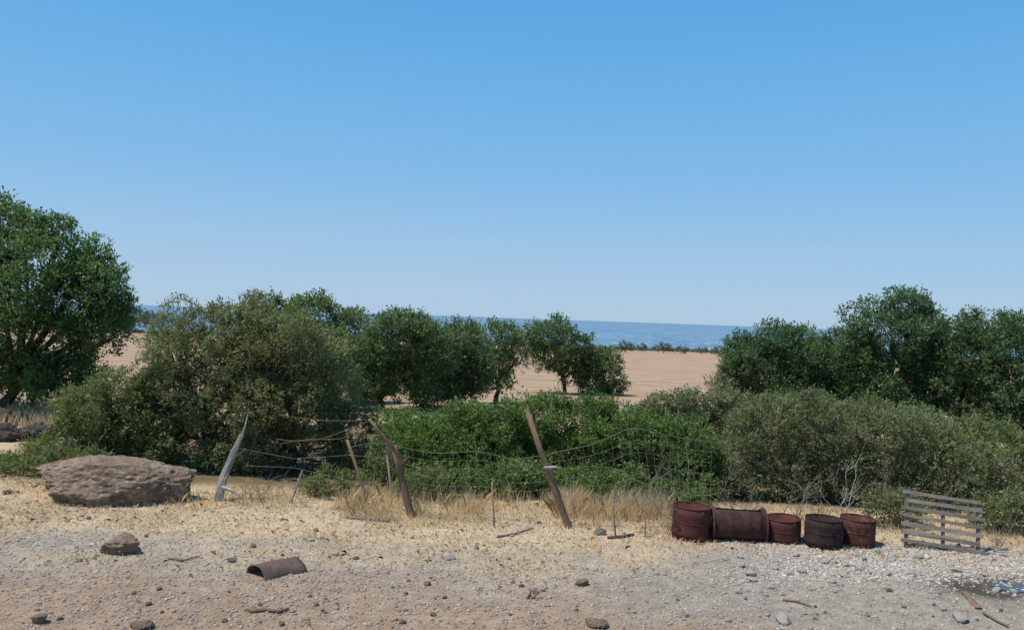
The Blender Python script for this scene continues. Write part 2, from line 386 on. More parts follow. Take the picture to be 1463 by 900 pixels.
# near shrubs
plant('wild_olive', 'large grey-green shrub with dark stems, left half of the pair behind the boulder', 'shrub', 320, 16.4,
      [(300, 480, 66, 44), (262, 512, 56, 42), (345, 480, 52, 44), (290, 560, 80, 54), (238, 560, 44, 48), (330, 600, 64, 56), (240, 500, 32, 27), (270, 625, 60, 45), (215, 600, 40, 40), (372, 520, 50, 52), (385, 470, 36, 28)], L_olive, .066, .026, 1.7, .15, 5, None, 41, gap=.38, fork=.3, rough=1.0)
plant('wild_olive', 'large grey-green domed shrub behind the leaning fence posts', 'shrub', 415, 16.2,
      [(440, 504, 54, 42), (398, 494, 52, 44), (480, 555, 42, 56), (430, 585, 76, 64), (375, 580, 62, 64), (495, 622, 30, 48), (440, 650, 62, 44), (372, 650, 46, 40), (500, 660, 34, 34), (360, 520, 46, 48)], L_olive, .066, .026, 1.7, .15, 5, None, 42, gap=.37, fork=.3, rough=1.0)
plant('olive_shrub', 'sprawling olive green shrub behind the brown boulder', 'shrub', 165, 16.2,
      [(170, 560, 42, 36), (130, 592, 50, 40), (190, 612, 54, 50), (105, 635, 50, 36), (225, 640, 42, 42), (160, 650, 56, 34), (70, 650, 34, 22)], L_low, .066, .028, 1.9, .07, 5, None, 43, gap=.33)
plant('low_shrub', 'low green shrub at the left edge behind the boulder', 'shrub', 40, 15.2,
      [(35, 670, 44, 15), (88, 662, 40, 20), (0, 667, 32, 14), (120, 664, 34, 22)], L_low, .06, .028, 1.7, .03, 4, None, 44, rough=.4)
plant('lentisk_bush', 'dense fresh green bush left of the tall leaning post', 'bush', 640, 15.6,
      [(612, 640, 56, 38), (580, 690, 50, 36), (660, 622, 48, 32), (650, 682, 66, 42), (715, 608, 44, 32), (600, 668, 54, 38), (562, 645, 34, 38), (700, 660, 50, 44), (675, 600, 36, 20), (650, 695, 60, 28, -1.0), (715, 690, 50, 32, -.9), (600, 700, 40, 24, -1.2), (600, 608, 40, 22, .9), (555, 614, 32, 24, .9), (640, 602, 28, 18, .9)], L_green, .062, .030, 2.0, .05, 5, None, 45, gap=.30, nsub=14)
plant('lentisk_bush', 'dense fresh green bush behind the tall leaning post', 'bush', 790, 16.0,
      [(765, 598, 42, 32), (838, 606, 44, 34), (800, 660, 86, 54), (740, 665, 50, 44), (858, 584, 26, 18), (790, 582, 22, 14), (850, 660, 54, 52), (790, 700, 70, 34), (884, 614, 36, 26), (770, 698, 56, 32, -1.3), (850, 700, 60, 32, -1.3)], L_green, .062, .030, 2.0, .05, 5, None, 46, gap=.30, nsub=14)
plant('lentisk_bush', 'fresh green bush behind the wire mesh, just left of the rusty drums', 'bush', 940, 15.4,
      [(930, 644, 48, 40), (970, 670, 54, 52), (900, 690, 60, 44), (992, 636, 30, 32), (880, 644, 40, 38), (958, 622, 28, 22), (908, 616, 28, 22), (980, 715, 50, 34), (920, 715, 54, 30, -1.0), (985, 725, 40, 26, -1.0), (1010, 690, 40, 34)], L_green, .062, .030, 2.0, .05, 5, None, 47, gap=.31, nsub=14)
plant('scrub_bush', 'grey-olive bush behind the green bushes at the near end of the field', 'bush', 985, 18.6,
      [(955, 588, 44, 26), (1003, 578, 36, 20), (1050, 592, 42, 28), (980, 610, 64, 30), (1040, 620, 50, 36), (930, 600, 24, 18)], L_scrub, .075, .034, 1.9, .05, 4, None, 48)
plant('scrub_bush', 'grey-olive scrub bush above the row of rusty drums', 'bush', 1130, 15.2,
      [(1090, 614, 42, 30), (1148, 600, 38, 32), (1058, 652, 46, 44), (1130, 655, 66, 42), (1200, 634, 40, 32), (1108, 584, 24, 18), (1195, 670, 46, 38), (1085, 695, 44, 30), (1215, 698, 44, 32), (1160, 574, 18, 14), (1062, 602, 18, 14), (1205, 598, 18, 16), (1150, 708, 46, 26), (1030, 690, 36, 32)], L_scrub, .062, .025, 1.45, .06, 8, None, 49, gap=.38)
plant('scrub_bush', 'broad grey-olive scrub bush behind the grey pallet', 'bush', 1320, 15.0,
      [(1256, 622, 42, 32), (1325, 654, 52, 36), (1250, 680, 58, 42), (1385, 690, 50, 38), (1340, 710, 72, 38), (1440, 718, 54, 42), (1290, 602, 26, 18), (1372, 655, 26, 18), (1290, 715, 58, 34), (1410, 728, 54, 32), (1345, 618, 20, 18), (1425, 680, 26, 16), (1455, 694, 20, 12), (1235, 598, 16, 14), (1400, 652, 16, 14), (1225, 650, 34, 38)], L_scrub, .062, .025, 1.45, .06, 8, None, 50, gap=.38)
plant('scrub_bush', 'grey-olive bush directly under the leftmost dark trees on the right', 'bush', 1180, 20.5,
      [(1130, 592, 52, 24), (1190, 604, 50, 30), (1250, 598, 40, 24), (1170, 625, 80, 36)], L_low, .085, .038, 1.8, .05, 4, None, 56)
plant('scrub_bush', 'grey-olive bush directly under the tallest dark tree at right', 'bush', 1360, 20.5,
      [(1310, 610, 42, 26), (1370, 628, 50, 30), (1430, 640, 40, 28), (1470, 652, 40, 32), (1350, 645, 80, 34)], L_low, .085, .038, 1.8, .05, 4, None, 57)
plant('low_bush', 'low dark green bush at the right edge beside the pallet', 'bush', 1435, 13.2,
      [(1432, 732, 32, 22), (1465, 727, 34, 30), (1410, 745, 20, 16)], L_low, .06, .03, 1.6, .025, 4, None, 51)
plant('low_bush', 'low olive bush at the foot of the domed shrub, left of the crossed posts', 'bush', 478, 14.0,
      [(470, 694, 30, 22), (505, 694, 20, 18), (448, 702, 22, 14)], L_low, .058, .026, 1.3, .02, 4, None, 52)
plant('low_bush', 'low olive bush in the dry grass right of the crossed posts', 'bush', 600, 13.9,
      [(600, 700, 24, 22), (622, 690, 20, 20)], L_low, .058, .028, 1.4, .02, 4, None, 53)
plant('low_bush', 'low leafy bush between the drums and the pallet', 'bush', 1265, 13.4,
      [(1260, 722, 34, 26), (1290, 728, 28, 24)], L_scrub, .056, .025, 1.3, .02, 4, None, 54)
plant('dry_shrub', 'small dry brownish shrub beside the leftmost of the right-hand trees', 'shrub', 1025, 26,
      [(1022, 548, 12, 10), (1030, 555, 14, 10)], L_scrub, .09, .04, 1.2, .03, 3, None, 55)

# far trees
k = 0
for px, py, rx, rz, d, lab in [
        (893, 495, 11, 5, 240, 'small tree in the far field just right of the rounded shrub'),
        (916, 496, 7, 3.2, 270, 'tiny bush in the far field second from the rounded shrub'),
        (948, 496, 12, 4.4, 260, 'small dark tree at the middle of the far field edge'),
        (975, 499, 8, 3.2, 255, 'small dark tree in the far field third from the right'),
        (1003, 500, 7, 3, 262, 'small bush in the far field second from the right'),
        (1030, 500, 12, 5, 250, 'small dark tree in the far field nearest the right-hand trees'),
        (192, 452, 18, 10, 300, 'dark far tree showing just right of the big left tree'),
        (215, 456, 18, 9, 290, 'dark far tree between the big left tree and the grey-green shrub'),
        (170, 455, 20, 11, 295, 'dark far tree half hidden behind the big left tree')]:
    k += 1
    plant('far_tree', lab, 'tree', px, d, [(px, py, rx, rz), (px-rx*.6, py+rz*.4, rx*.6, rz*.7), (px+rx*.6, py+rz*.4, rx*.6, rz*.7)], L_far, .30, .26, 1.6, .12, 2, 'small trees far across the field', 60+k, nsub=6, rough=.1)
R = np.random.default_rng(99); lob = []
for q in range(1100):
    x = R.uniform(-330, 330); y = R.uniform(300, 348); h = R.uniform(.4, .85)*(1+.6*(R.random() < .05))*(.5+1.0*float(vn(np.array([x*.03, y*.03, .5]), 4)))
    lob.append((np.array([x, y, float(gz(x, y))+h*.25]), np.array([R.uniform(4, 12), R.uniform(2, 5), h])))
V, t, C = crown_mesh('coastal_scrub', lob, .32, .40, .30, 77, nsub=0, gap=.05)
o = link('coastal_scrub', npmesh('coastal_scrub', V, 4, 4, [(0, 1, 2, 3)], t), L_far); tag(o, 'dark green belt of scrub along the far field edge in front of the sea', 'scrub', kind='stuff')

# ------------------------------------------------------------------ boulder and stones
import bmesh
def ico(sub):
    bm = bmesh.new(); bmesh.ops.create_icosphere(bm, subdivisions=sub, radius=1)
    v = np.array([q.co[:] for q in bm.verts]); f = [tuple(w.index for w in p.verts) for p in bm.faces]; bm.free(); return v, f
def rock_mesh(name, sub, seed, scale, rough=.5, flat=.25, mat=None, ang=3, fine=0.0, aniso=1.2, dmin=.62):
    v, f = ico(sub); R = np.random.default_rng(seed)
    for _ in range(ang*4):                       # chisel facets
        n = norm(R.normal(0, 1, 3)); dd = R.uniform(dmin, .92); s = v@n; v = v-np.maximum(s-dd, 0)[:, None]*n*.88
    d = (fbm(v*1.3+seed*3.1, 4, seed)-.5)*rough+(fbm(v*5+seed, 4, seed+5)-.5)*rough*.45
    if fine: d = d-np.abs(fbm(v*np.array([3, 3, 3*aniso])+seed*2.2, 4, seed+9)-.5)*fine+(fbm(v*14+3, 3, seed+11)-.5)*fine*.45
    v = v*(1+d)[:, None]; v = v*np.array(scale)
    v[:, 2] = np.maximum(v[:, 2], -scale[2]*(1-flat)); v[:, 2] -= v[:, 2].min()
    me = bpy.data.meshes.new(name); me.from_pydata(v.tolist(), [], f); me.update(); me.materials.append(mat or M_stoneb)
    if sub > 2: me.polygons.foreach_set('use_smooth', np.ones(len(me.polygons), bool))
    return me
def stone(me, name, label, px, py, s, group=None, rz=None, sink=.15):
    g_ = G(px, py); o = bpy.data.objects.new(name, me); COL.objects.link(o)
    o.location = (g_[0], g_[1], g_[2]-sink*s*.5); o.scale = (s, s, s); o.rotation_euler = (0, 0, random.uniform(0, 6.28) if rz is None else rz)
    return tag(o, label, 'stone', group)
bme = rock_mesh('boulder', 7, 23, (1.52, .90, .74), .24, .20, M_rock, 7, .33, .8, .50)
vv = np.empty(len(bme.vertices)*3, np.float32); bme.vertices.foreach_get('co', vv); vv = vv.reshape(-1, 3)
k_ = 2.80/(vv[:, 0].max()-vv[:, 0].min()); vv[:, 0] = (vv[:, 0]-vv[:, 0].min())*k_-1.40; vv[:, 2] *= 1.25/vv[:, 2].max()
topz = 1.02-.26*np.clip(-vv[:, 0]-.35, 0, 1.2)-.10*np.clip(vv[:, 0]-.2, 0, 1.2); vv[:, 2] = np.where(vv[:, 2] > topz, topz+(vv[:, 2]-topz)*.30, vv[:, 2])
bme.vertices.foreach_set('co', vv.reshape(-1)); bme.update()
bl = G(166, 727); o = bpy.data.objects.new('boulder', bme); COL.objects.link(o); o.location = (P(155, 700, bl[1]+.62)[0], bl[1]+.68, bl[2]-.38); o.rotation_euler = (0.03, 0, .05)
tag(o, 'big flat-topped brown boulder in front of the shrubs on the left', 'boulder')
sm_b = [rock_mesh('stone', 5, 40+k, (1, .8, .56), .45, .3, M_stoneb, 4, .40, 1.0, .55) for k in range(3)]
sm_d = [rock_mesh('stone', 4, 50+k, (1, .8, .62), .4, .3, M_stoned, 3, .2) for k in range(3)]
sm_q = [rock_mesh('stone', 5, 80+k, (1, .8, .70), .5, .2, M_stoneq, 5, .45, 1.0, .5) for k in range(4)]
sm_w = [rock_mesh('stone', 3, 60+k, (1, .75, .5), .35, .3, M_stonew) for k in range(4)]
c_b = [rock_mesh('clod', 3, 70+k, (1, .8, .6), .5, .3, M_stoneb) for k in range(3)]
stone(sm_b[0], 'stone', 'rough brown rock on the straw in front of the big boulder', 171, 792, .28, rz=.3)
stone(sm_b[1], 'clod', 'reddish brown clod at the bottom left corner', 57, 890, .10)
stone(sm_b[2], 'clod', 'reddish brown clod cut off by the bottom edge below the half drum', 203, 897, .11)
stone(sm_b[1], 'clod', 'jagged reddish clod in the middle of the gravel, beside the broken root', 833, 838, .09)
stone(sm_b[2], 'clod', 'flat reddish clod at the bottom edge below the jagged clod', 853, 893, .12)
stone(sm_d[0], 'stone', 'dark stone on the grass edge just left of the dead saplings', 858, 764, .1)
stone(sm_w[0], 'stone', 'pale flat stone on the straw in the middle', 642, 797, .1)
stone(sm_w[1], 'stone', 'pale flat stone near the bottom edge right of centre', 1120, 887, .12)
stone(sm_w[2], 'stone', 'pale stone at the bottom right below the brown board', 1372, 884, .12)
stone(sm_d[1], 'stone', 'small dark block standing on the straw left of the half drum', 331, 803, .06)
stone(sm_d[2], 'stone', 'dark stone beside the big boulder on its left', 10, 706, .09)
for k, (px, py, s) in enumerate([(8, 630, .40), (45, 628, .46), (28, 607, .40), (72, 624, .30), (2, 606, .40), (-25, 626, .42)]):
    stone(sm_q[k % 4], 'stone', ['dark stone at the left edge in the low tumbled pile', 'largest dark stone of the low tumbled pile on the left', 'upper dark stone of the low tumbled pile on the left', 'right end stone of the low tumbled pile on the left', 'upper stone at the left edge of the tumbled pile', 'stone of the tumbled pile cut off by the left edge'][k], px, py, s, 'tumbled stones beside the big left tree')
R = np.random.default_rng(5)
for k in range(60):
    px = R.uniform(20, 900); py = R.uniform(820, 895); stone(c_b[k % 3], 'clod', 'small brown clod scattered on the reddish dirt of the foreground', px, py, .018+.035*R.random()**2.5, 'small brown clods on the foreground dirt')
for k in range(110):
    px = R.uniform(1030, 1450); py = R.uniform(783, 850); stone(sm_w[k % 4], 'stone', 'small whitish rubble stone on the gravel in front of the drums and pallet', px, py, .025+.065*R.random()**2, 'whitish rubble stones on the right')
for k in range(34):
    px = R.uniform(900, 1440); py = R.uniform(845, 893); stone((sm_d+sm_w)[k % 7], 'stone', 'fist-sized stone scattered on the grey gravel at the bottom right', px, py, .02+.035*R.random()**2, 'stones on the grey gravel at the bottom right')
for k in range(40):
    px = R.uniform(80, 900); py = R.uniform(735, 815); stone((sm_w+c_b)[k % 7], 'stone', 'small loose stone lying in the straw in front of the fence', px, py, .022+.035*R.random()**2, 'small stones in the straw')

# gravel (stuff)
v0, f0 = ico(1); n = 50000
x = R.uniform(-8.8, 8.8, n*3); y = R.uniform(7.2, 13.2, n*3); red, straw, pale, damp = masks(x, y)
den = (.38+.66*pale+.15*red-.18*straw)*(1-.9*damp); den *= (.5+fbm(xy3(x, y, 1.5), 2, 4))
kp = (R.random(len(x)) < den) & (np.abs(x) < y*.70); x, y, red, straw, pale = [q[kp][:n] for q in (x, y, red, straw, pale)]
n = len(x); s = .0055+.013*R.random(n)**3.0+.017*(R.random(n) < .06)*R.random(n)+.010*pale*R.random(n)
S = np.stack([s*R.uniform(.8, 1.5, n), s*R.uniform(.7, 1.2, n), s*R.uniform(.4, .9, n)], -1)
th = R.uniform(0, 6.28, n); V = v0[None]*(1+R.normal(0, .16, (n, 12, 3)))*S[:, None]
cx, sx = np.cos(th)[:, None], np.sin(th)[:, None]
V = np.stack([V[..., 0]*cx-V[..., 1]*sx+x[:, None], V[..., 0]*sx+V[..., 1]*cx+y[:, None], V[..., 2]+(gz(x, y)+S[:, 2]*.25)[:, None]], -1)
tv = np.clip(.38+.22*pale-.12*red+R.normal(0, .22, n), 0, 1)
o = link('gravel', npmesh('gravel', V, 12, 3, f0, tv), M_gravel); tag(o, 'loose gravel and crushed stone strewn over the foreground', 'gravel', kind='stuff')

# ------------------------------------------------------------------ dry grass (stuff)
def blades(x, y, h, w, lean, Rg):
    n = len(x); th = Rg.uniform(0, 6.28, n); ld = np.stack([np.cos(th), np.sin(th), np.zeros(n)], -1)
    b = np.stack([x, y, gz(x, y)-.005], -1)
    wd = Rg.uniform(0, 6.28, n); side = np.stack([np.cos(wd), np.sin(wd), np.zeros(n)], -1)*(w/2)[:, None]
    up = np.array([0, 0, 1.0])
    m1 = b+up*(h*.55)[:, None]+ld*(h*lean*.35)[:, None]; tp = b+up*(h*np.sqrt(np.maximum(1-lean**2*.7, .03)))[:, None]+ld*(h*lean)[:, None]
    return np.stack([b-side, b+side, m1+side*.8, tp, m1-side*.8], 1)
def grass_obj(name, label, x, y, h, w, lean, mat, Rg):
    V = blades(x, y, h, w, lean, Rg); t = np.clip(.5+.5*(fbm(xy3(x, y, 1.7), 3, 12)-.5)+Rg.normal(0, .22, len(x)), 0, 1)
    o = link(name, npmesh(name, V, 5, 5, [(0, 1, 2, 3, 4)], t), mat); tag(o, label, 'grass', kind='stuff')
n = 180000
x = R.uniform(-10, 10.5, n); y = R.uniform(12.2, 15.6, n)
band = np.exp(-((y-13.1-.25*np.sin(x*1.3))/.6)**2)
xd = sm(-3.2, -2.1, x)*(1-sm(2.3, 3.2, x))+.22*sm(-8, -6, x)*(1-sm(-2.8, -2.2, x))+.35*sm(3.0, 4.4, x)
cl = sm(.40, .64, fbm(xy3(x, y, 1.9), 3, 55))
kp = R.random(n) < band*xd*(.10+.8*cl); x, y, cl = x[kp], y[kp], cl[kp]; n = len(x)
h = (.10+.34*R.random(n))*(.45+.65*sm(12.5, 13.3, y))*(.6+.5*cl)*(1-.4*sm(2.5, 3.5, x)-.4*(x < -2.8))
grass_obj('dry_grass', 'tall golden dry grass along the foot of the fence and bushes', x, y, h, np.full(n, .007), R.uniform(.1, .8, n), M_grass, R)
n = 150000
x = R.uniform(-9, 9, n); y = R.uniform(9.4, 14.6, n); red, straw, pale, damp = masks(x, y)
kp = (R.random(n) < straw*(.14+.8*sm(.36, .68, fbm(xy3(x, y, 1.6), 3, 66)))) & (np.abs(x) < y*.7); x, y = x[kp], y[kp]; n = len(x)
h = .02+.085*R.random(n)**1.6
grass_obj('straw_litter', 'short flattened straw covering the ground in front of the fence', x, y, h, np.full(n, .006), R.uniform(.6, 1.1, n), M_straw, R)
n = 7000; x = R.uniform(-22, -11, n); y = R.uniform(21.5, 28, n)
grass_obj('dry_grass', 'pale dry grass under the big tree at the left edge', x, y, .2+.3*R.random(n), np.full(n, .02), R.uniform(.1, .6, n), M_grass, R)

# ------------------------------------------------------------------ drums
def lathe(mb, prof_, n=40, M=None, a0=0, a1=2*math.pi, dent=None, ds=3):
    full = abs(a1-a0-2*math.pi) < 1e-6; m_ = n if full else n+1; V = []
    for (r, z) in prof_:
        for k in range(m_):
            an = a0+(a1-a0)*k/n; rr = r
            if dent: rr = r*(1+dent*(float(vn(np.array([math.cos(an)*2, math.sin(an)*2, z*4]), ds))-.5))
            q = np.array([rr*math.cos(an), rr*math.sin(an), z]); V.append(M(q) if M else q)
    Fc = []
    for i_ in range(len(prof_)-1):
        for k in range(n):
            b = (k+1) % m_ if full else k+1
            Fc.append((i_*m_+k, i_*m_+b, (i_+1)*m_+b, (i_+1)*m_+k))
    mb.add(V, Fc)
def drum(label, px, py, h, r, mat, tilt=(0, 0), dent=.08, back=.29, ds=3):
    g_ = G(px, py); base = np.array([g_[0], g_[1]+back, g_[2]-.02]); rt = root('rusty_drum', label, 'drum', base)
    rt.rotation_euler = (tilt[0], tilt[1], random.uniform(0, 6))
    L_ = lambda p_: (lambda mb: (lathe(mb, p_, dent=dent, ds=ds), mb)[1])(MB())
    L_([(0.001, .02), (r*.97, .02), (r, 0), (r, h*.25), (r, h*.5), (r, h*.75), (r, h), (r-.012, h), (r-.012, .04), (.001, .04)]).build('shell', mat, rt, True)
    L_([(r-.014, h-.006), (r+.004, h-.006), (r+.005, h), (r+.004, h+.007), (r-.014, h+.007), (r-.014, h-.006)]).build('rim', mat, rt, True)
    L_([(r-.004, -.006), (r+.006, -.004), (r+.006, .012), (r-.004, .016)]).build('rim', mat, rt, True)
    zz = h*.55; L_([(r-.006, zz-.02), (r+.004, zz-.006), (r+.004, zz+.006), (r-.006, zz+.02)]).build('hoop', mat, rt, True)
    return rt
drum('reddish rusty cut-down drum at the left end of the row', 992, 775, .50, .280, M_rust, (.02, -.02))
drum('shorter red-brown rusty drum just right of the drum lying on its side', 1128, 780, .37, .252, M_rust, (0, .04), ds=8)
drum('darkest, nearly black cut-down drum, second from the right of the row', 1187, 788, .43, .268, M_rustk, (.03, .0), ds=15)
drum('red-brown rusty drum at the right end of the row beside the pallet', 1238, 787, .42, .255, M_rustb2, (-.02, .03), back=.36, ds=22)
# drum lying on its side with a slot cut along its top
g_ = G(1060, 776); base = np.array([g_[0], g_[1]+.28, g_[2]-.02]); rt = root('rusty_drum', 'dark rusty drum lying on its side between two upright drums', 'drum', base); rt.rotation_euler = (0, 0, -.04)
r = .246; Lg = .39
Mx = lambda q: np.array([q[2], -q[0], q[1]*.95+r])
zs = [-.34, -.25, -.15, -.13, -.11, -.05, .05, .11, .13, .15, .25, .34]
pr = [(r+(.007 if abs(abs(z)-.13) < .001 else 0), z) for z in zs]; pr = pr+[(r-.012, .34), (r-.012, 0), (r-.012, -.34), (r, -.34)]
mb = MB(); lathe(mb, pr, 36, Mx, math.radians(-237), math.radians(74), dent=.09)
for sgn in (-1, 1):
    lathe(mb, [(r, sgn*.335), (r, sgn*Lg), (r-.012, sgn*Lg), (r-.012, sgn*.335), (r, sgn*.335)], 40, Mx, dent=.06)
mb.build('shell', M_rustd, rt, True)
for sgn in (-1, 1):
    mb = MB(); z0 = sgn*(Lg-.014); z1 = sgn*(Lg+.014); lathe(mb, [(r-.02, z0), (r+.026, z0), (r+.026, z1), (r-.02, z1), (r-.02, z0)], 40, Mx); mb.build('rim', M_rustb2, rt, True)
    mb = MB(); lathe(mb, [(.001, sgn*(Lg-.03)), (r*.985, sgn*(Lg-.03))], 40, Mx); mb.build('end_plate', M_rustd, rt, True)
# half drum lying in the foreground
g_ = G(366, 826); rt = root('half_drum', 'brown rusty half drum arched over the straw in the foreground', 'drum', g_); rt.rotation_euler = (0, .0, math.radians(-44)); r = .215; Lg = .55
My = lambda q: np.array([q[0]*(1+.05*math.sin(q[2]*5)), q[2], max(q[1], -.05)*(.84-.10*q[2])-.03])
mb = MB(); lathe(mb, [(r, 0), (r, .10), (r, .16), (r+.005, .18), (r, .2), (r, .28), (r, .36), (r+.005, .38), (r, .40), (r, .48), (r, Lg), (r-.010, Lg), (r-.010, .3), (r-.010, 0), (r, 0)], 34, My, -.3, math.pi+.3, dent=.18, ds=31); mb.build('shell', M_rustb, rt, True)
mb = MB(); lathe(mb, [(r-.012, -.006), (r+.008, -.006), (r+.008, .01), (r-.012, .01), (r-.012, -.006)], 34, My, -.3, math.pi+.3, dent=.18, ds=31); mb.build('rim', M_rustb, rt, True)
mb = MB(); lathe(mb, [(.001, .26), (r*.95, .26)], 30, My, -.3, math.pi+.3, dent=.06); mb.build('end_plate', M_rustb, rt, True)

# ------------------------------------------------------------------ pallet
gl = G(1297, 784); gr = G(1397, 793); ctr = (gl+gr)/2; ang = math.atan2(gr[1]-gl[1], gr[0]-gl[0])
rt = root('wooden_pallet', 'weathered grey slatted pallet standing on edge right of the drums', 'pallet', (ctr[0]+.02, ctr[1]+.05, ctr[2])); rt.rotation_euler = (math.radians(-21), math.radians(5), ang)
W_ = 1.08; H_ = .84
for xx in (-W_/2+.05, .02, W_/2-.05):
    mb = MB(); mb.box((xx, .03, H_/2-.02), (.036, .068, H_), None, .005); mb.build('stringer', M_plank, rt)
mb = MB()
for k in range(7):
    z = .07+k*.12; a = random.uniform(-.03, .03); Rm = np.array([[math.cos(a), 0, -math.sin(a)], [0, 1, 0], [math.sin(a), 0, math.cos(a)]])
    mb.box((random.uniform(-.03, .03), -.022-.002*(k % 2), z), (W_+random.uniform(-.05, .07), .018, .050+random.uniform(-.010, .010)), Rm, .006)
mb.box((0, .082, .2), (W_, .016, .05), None, .004)
mb.build('slat_panel', M_plank, rt)

# ------------------------------------------------------------------ fence
fb = G(588, 737); rt = root('wire_fence', 'sagging wire mesh fence on leaning wooden posts in front of the green bushes', 'fence', fb)
def post(pts, rad, d, mat=M_post, label=None, n=8):
    base = G(*pts[0]); d0 = base[1]; path = [base-np.array([0, 0, .15])]+[P(px, py, d0+dd) for (px, py), dd in zip(pts[0:], d)]
    rads = [rad[0]]+list(rad); mb = MB(); mb.tube(path, rads, n, wob=.22); o = mb.build('post', mat, rt, True, fb)
    if label: o['label'] = label
    return path
post([(588, 737), (578, 700), (568, 660), (562, 636)], [.064, .058, .052, .042], [0, .05, .08, .1], label='thick leaning post')
post([(525, 720), (512, 675), (496, 628)], [.030, .027, .023], [0, .05, .1], label='thin leaning post')
post([(812, 755), (795, 705), (773, 645), (752, 584)], [.055, .052, .048, .040], [0, .06, .1, .15], label='tall leaning post')
post([(706, 752), (703, 688)], [.016, .016], [0, .0], M_strap, 'short metal stake', 6)
post([(415, 720), (432, 672)], [.016, .014], [0, .05], M_twig, 'thin slanting stick', 6)
post([(560, 712), (553, 650)], [.022, .02], [0, .0], M_twig, 'grey upright stick', 6)
mb = MB(); mb.tube([P(575, 660, 12.78), P(556, 632, 12.75), P(540, 615, 12.7), P(527, 598, 12.7)], [.034, .03, .026, .022], 7, wob=.2); o = mb.build('brace', M_post, rt, True, fb)
mb = MB(); mb.tube([P(778, 668, 12.4), P(792, 667, 12.3), P(804, 669, 12.3)], [.026, .022, .012], 6, wob=.3); mb.build('broken_stub', M_bleach, rt, True, fb)
mb = MB()
A = [np.array(P(572, 737, 12.8)), np.array(P(700, 752, 12.5)), np.array(P(812, 755, 12.4)), np.array(P(915, 765, 12.4)), np.array(P(1016, 772, 12.5))]
T = [P(566, 636, 12.88), P(690, 648, 12.7), P(775, 652, 12.5), P(900, 612, 12.75), P(1016, 628, 12.9)]
kx = np.linspace(0, 1, 5)
def fp(s, t):
    a = np.array([np.interp(s, kx, [q[i_] for q in A]) for i_ in range(3)]); b = np.array([np.interp(s, kx, [q[i_] for q in T]) for i_ in range(3)])
    a[2] = float(gz(a[0], a[1])); q = a+(b-a)*t
    sag = math.sin(s*21)*.02+.04*(math.sin(s*math.pi*4))**2*t
    q[1] += .05*math.sin(s*13+t*4); q[2] -= sag; return q
for t in np.linspace(.03, 1, 9): mb.tube([fp(s, t) for s in np.linspace(0, 1, 50)], .0021 if t < .99 else .0036, 4, cap=False)
for s in np.linspace(0, 1, 40): mb.tube([fp(s+random.uniform(-.002, .002), t) for t in np.linspace(.03, 1, 8)], .0017, 4, cap=False)
mb.build('wire_mesh', M_wire, rt, False, fb)
mb = MB()
for pts in ([(398, 592), (415, 595), (435, 598), (470, 601), (505, 601), (527, 599)], [(395, 627), (410, 629), (430, 630), (455, 628), (480, 620), (500, 612), (530, 600)], [(400, 634), (420, 630), (445, 627), (470, 628), (490, 626), (520, 606)], [(527, 600), (545, 606), (565, 640)]):
    pp = [P(px, py, 12.75+.3*(527-px)/130) for px, py in pts]; mb.tube(pp, .0042, 5)
mb.build('loose_wire', M_strap, rt, True, fb)
mb = MB()
for pts in ([(496, 640), (530, 632), (566, 636)], [(340, 640), (420, 655), (500, 650), (566, 655)], [(350, 665), (420, 668), (515, 690), (575, 690)]):
    mb.tube([P(px, py, 12.95) for px, py in pts], .003, 4)
mb.build('strand', M_wire, rt, False, fb)

# ------------------------------------------------------------------ dead wood
g_ = G(311, 716); rt = root('dead_stump', 'bleached forked dead trunk leaning to the right beside the boulder', 'dead tree', g_)
mb = MB(); d0 = g_[1]
mb.tube([g_-np.array([0, 0, .1]), P(314, 703, d0), P(319, 684, d0+.04), P(326, 666, d0+.1), P(332, 650, d0+.15), P(339, 634, d0+.2), P(346, 620, d0+.25)], [.082, .074, .068, .062, .058, .050, .036], 9, wob=.35)
mb.build('trunk', M_bleach, rt, False, g_)
for pth, rr in (([P(332, 652, d0+.12), P(342, 648, d0+.2), P(351, 640, d0+.3)], [.024, .017, .007]),
                ([P(346, 622, d0+.25), P(351, 606, d0+.3), P(354, 592, d0+.4)], [.02, .013, .006]),
                ([P(316, 695, d0), P(330, 700, d0-.08), P(343, 707, d0-.1)], [.045, .034, .014])):
    mb = MB(); mb.tube(pth, rr, 6, wob=.3); mb.build('branch', M_bleach, rt, False, g_)

def twiggy(mb, p, d, L, r, lev, rd, spread=.6):
    n = 5; path = [p]; q = np.array(p, float); dd = np.array(d, float)
    for k in range(n):
        dd = norm(dd+np.array([rd.gauss(0, .24), rd.gauss(0, .24), rd.gauss(0, .14)+.03])); q = q+dd*L/n; path.append(q)
    mb.tube(path, [r*(1-.14*k) for k in range(n+1)], 5 if lev > 1 else 3, cap=False)
    if lev > 0:
        for k in range(rd.randint(3, 5)):
            s = path[rd.randint(1, n)]; nd = norm(dd+np.array([rd.gauss(0, spread), rd.gauss(0, spread), rd.gauss(0, spread*.6)])); twiggy(mb, s, nd, L*rd.uniform(.4, .75), r*.5, lev-1, rd, spread)
def deadbush(name, label, px, py, stems, L, r, lev, seed, mat=M_twig, spread=.6, tilt=.35, dy=0):
    g_ = G(px, py); g_[1] += dy; g_[2] = float(gz(g_[0], g_[1])); rd = random.Random(seed); mb = MB()
    for k in range(stems):
        d = norm(np.array([rd.gauss(0, tilt), rd.gauss(0, tilt*.6), 1.0])); twiggy(mb, g_-np.array([rd.uniform(-.18, .18), rd.uniform(-.05, .05), .03]), d, L*rd.uniform(.75, 1.1), r*rd.uniform(.7, 1.1), lev, rd, spread)
    return tag(mb.build(name, mat, None, True, g_), label, 'dead shrub')
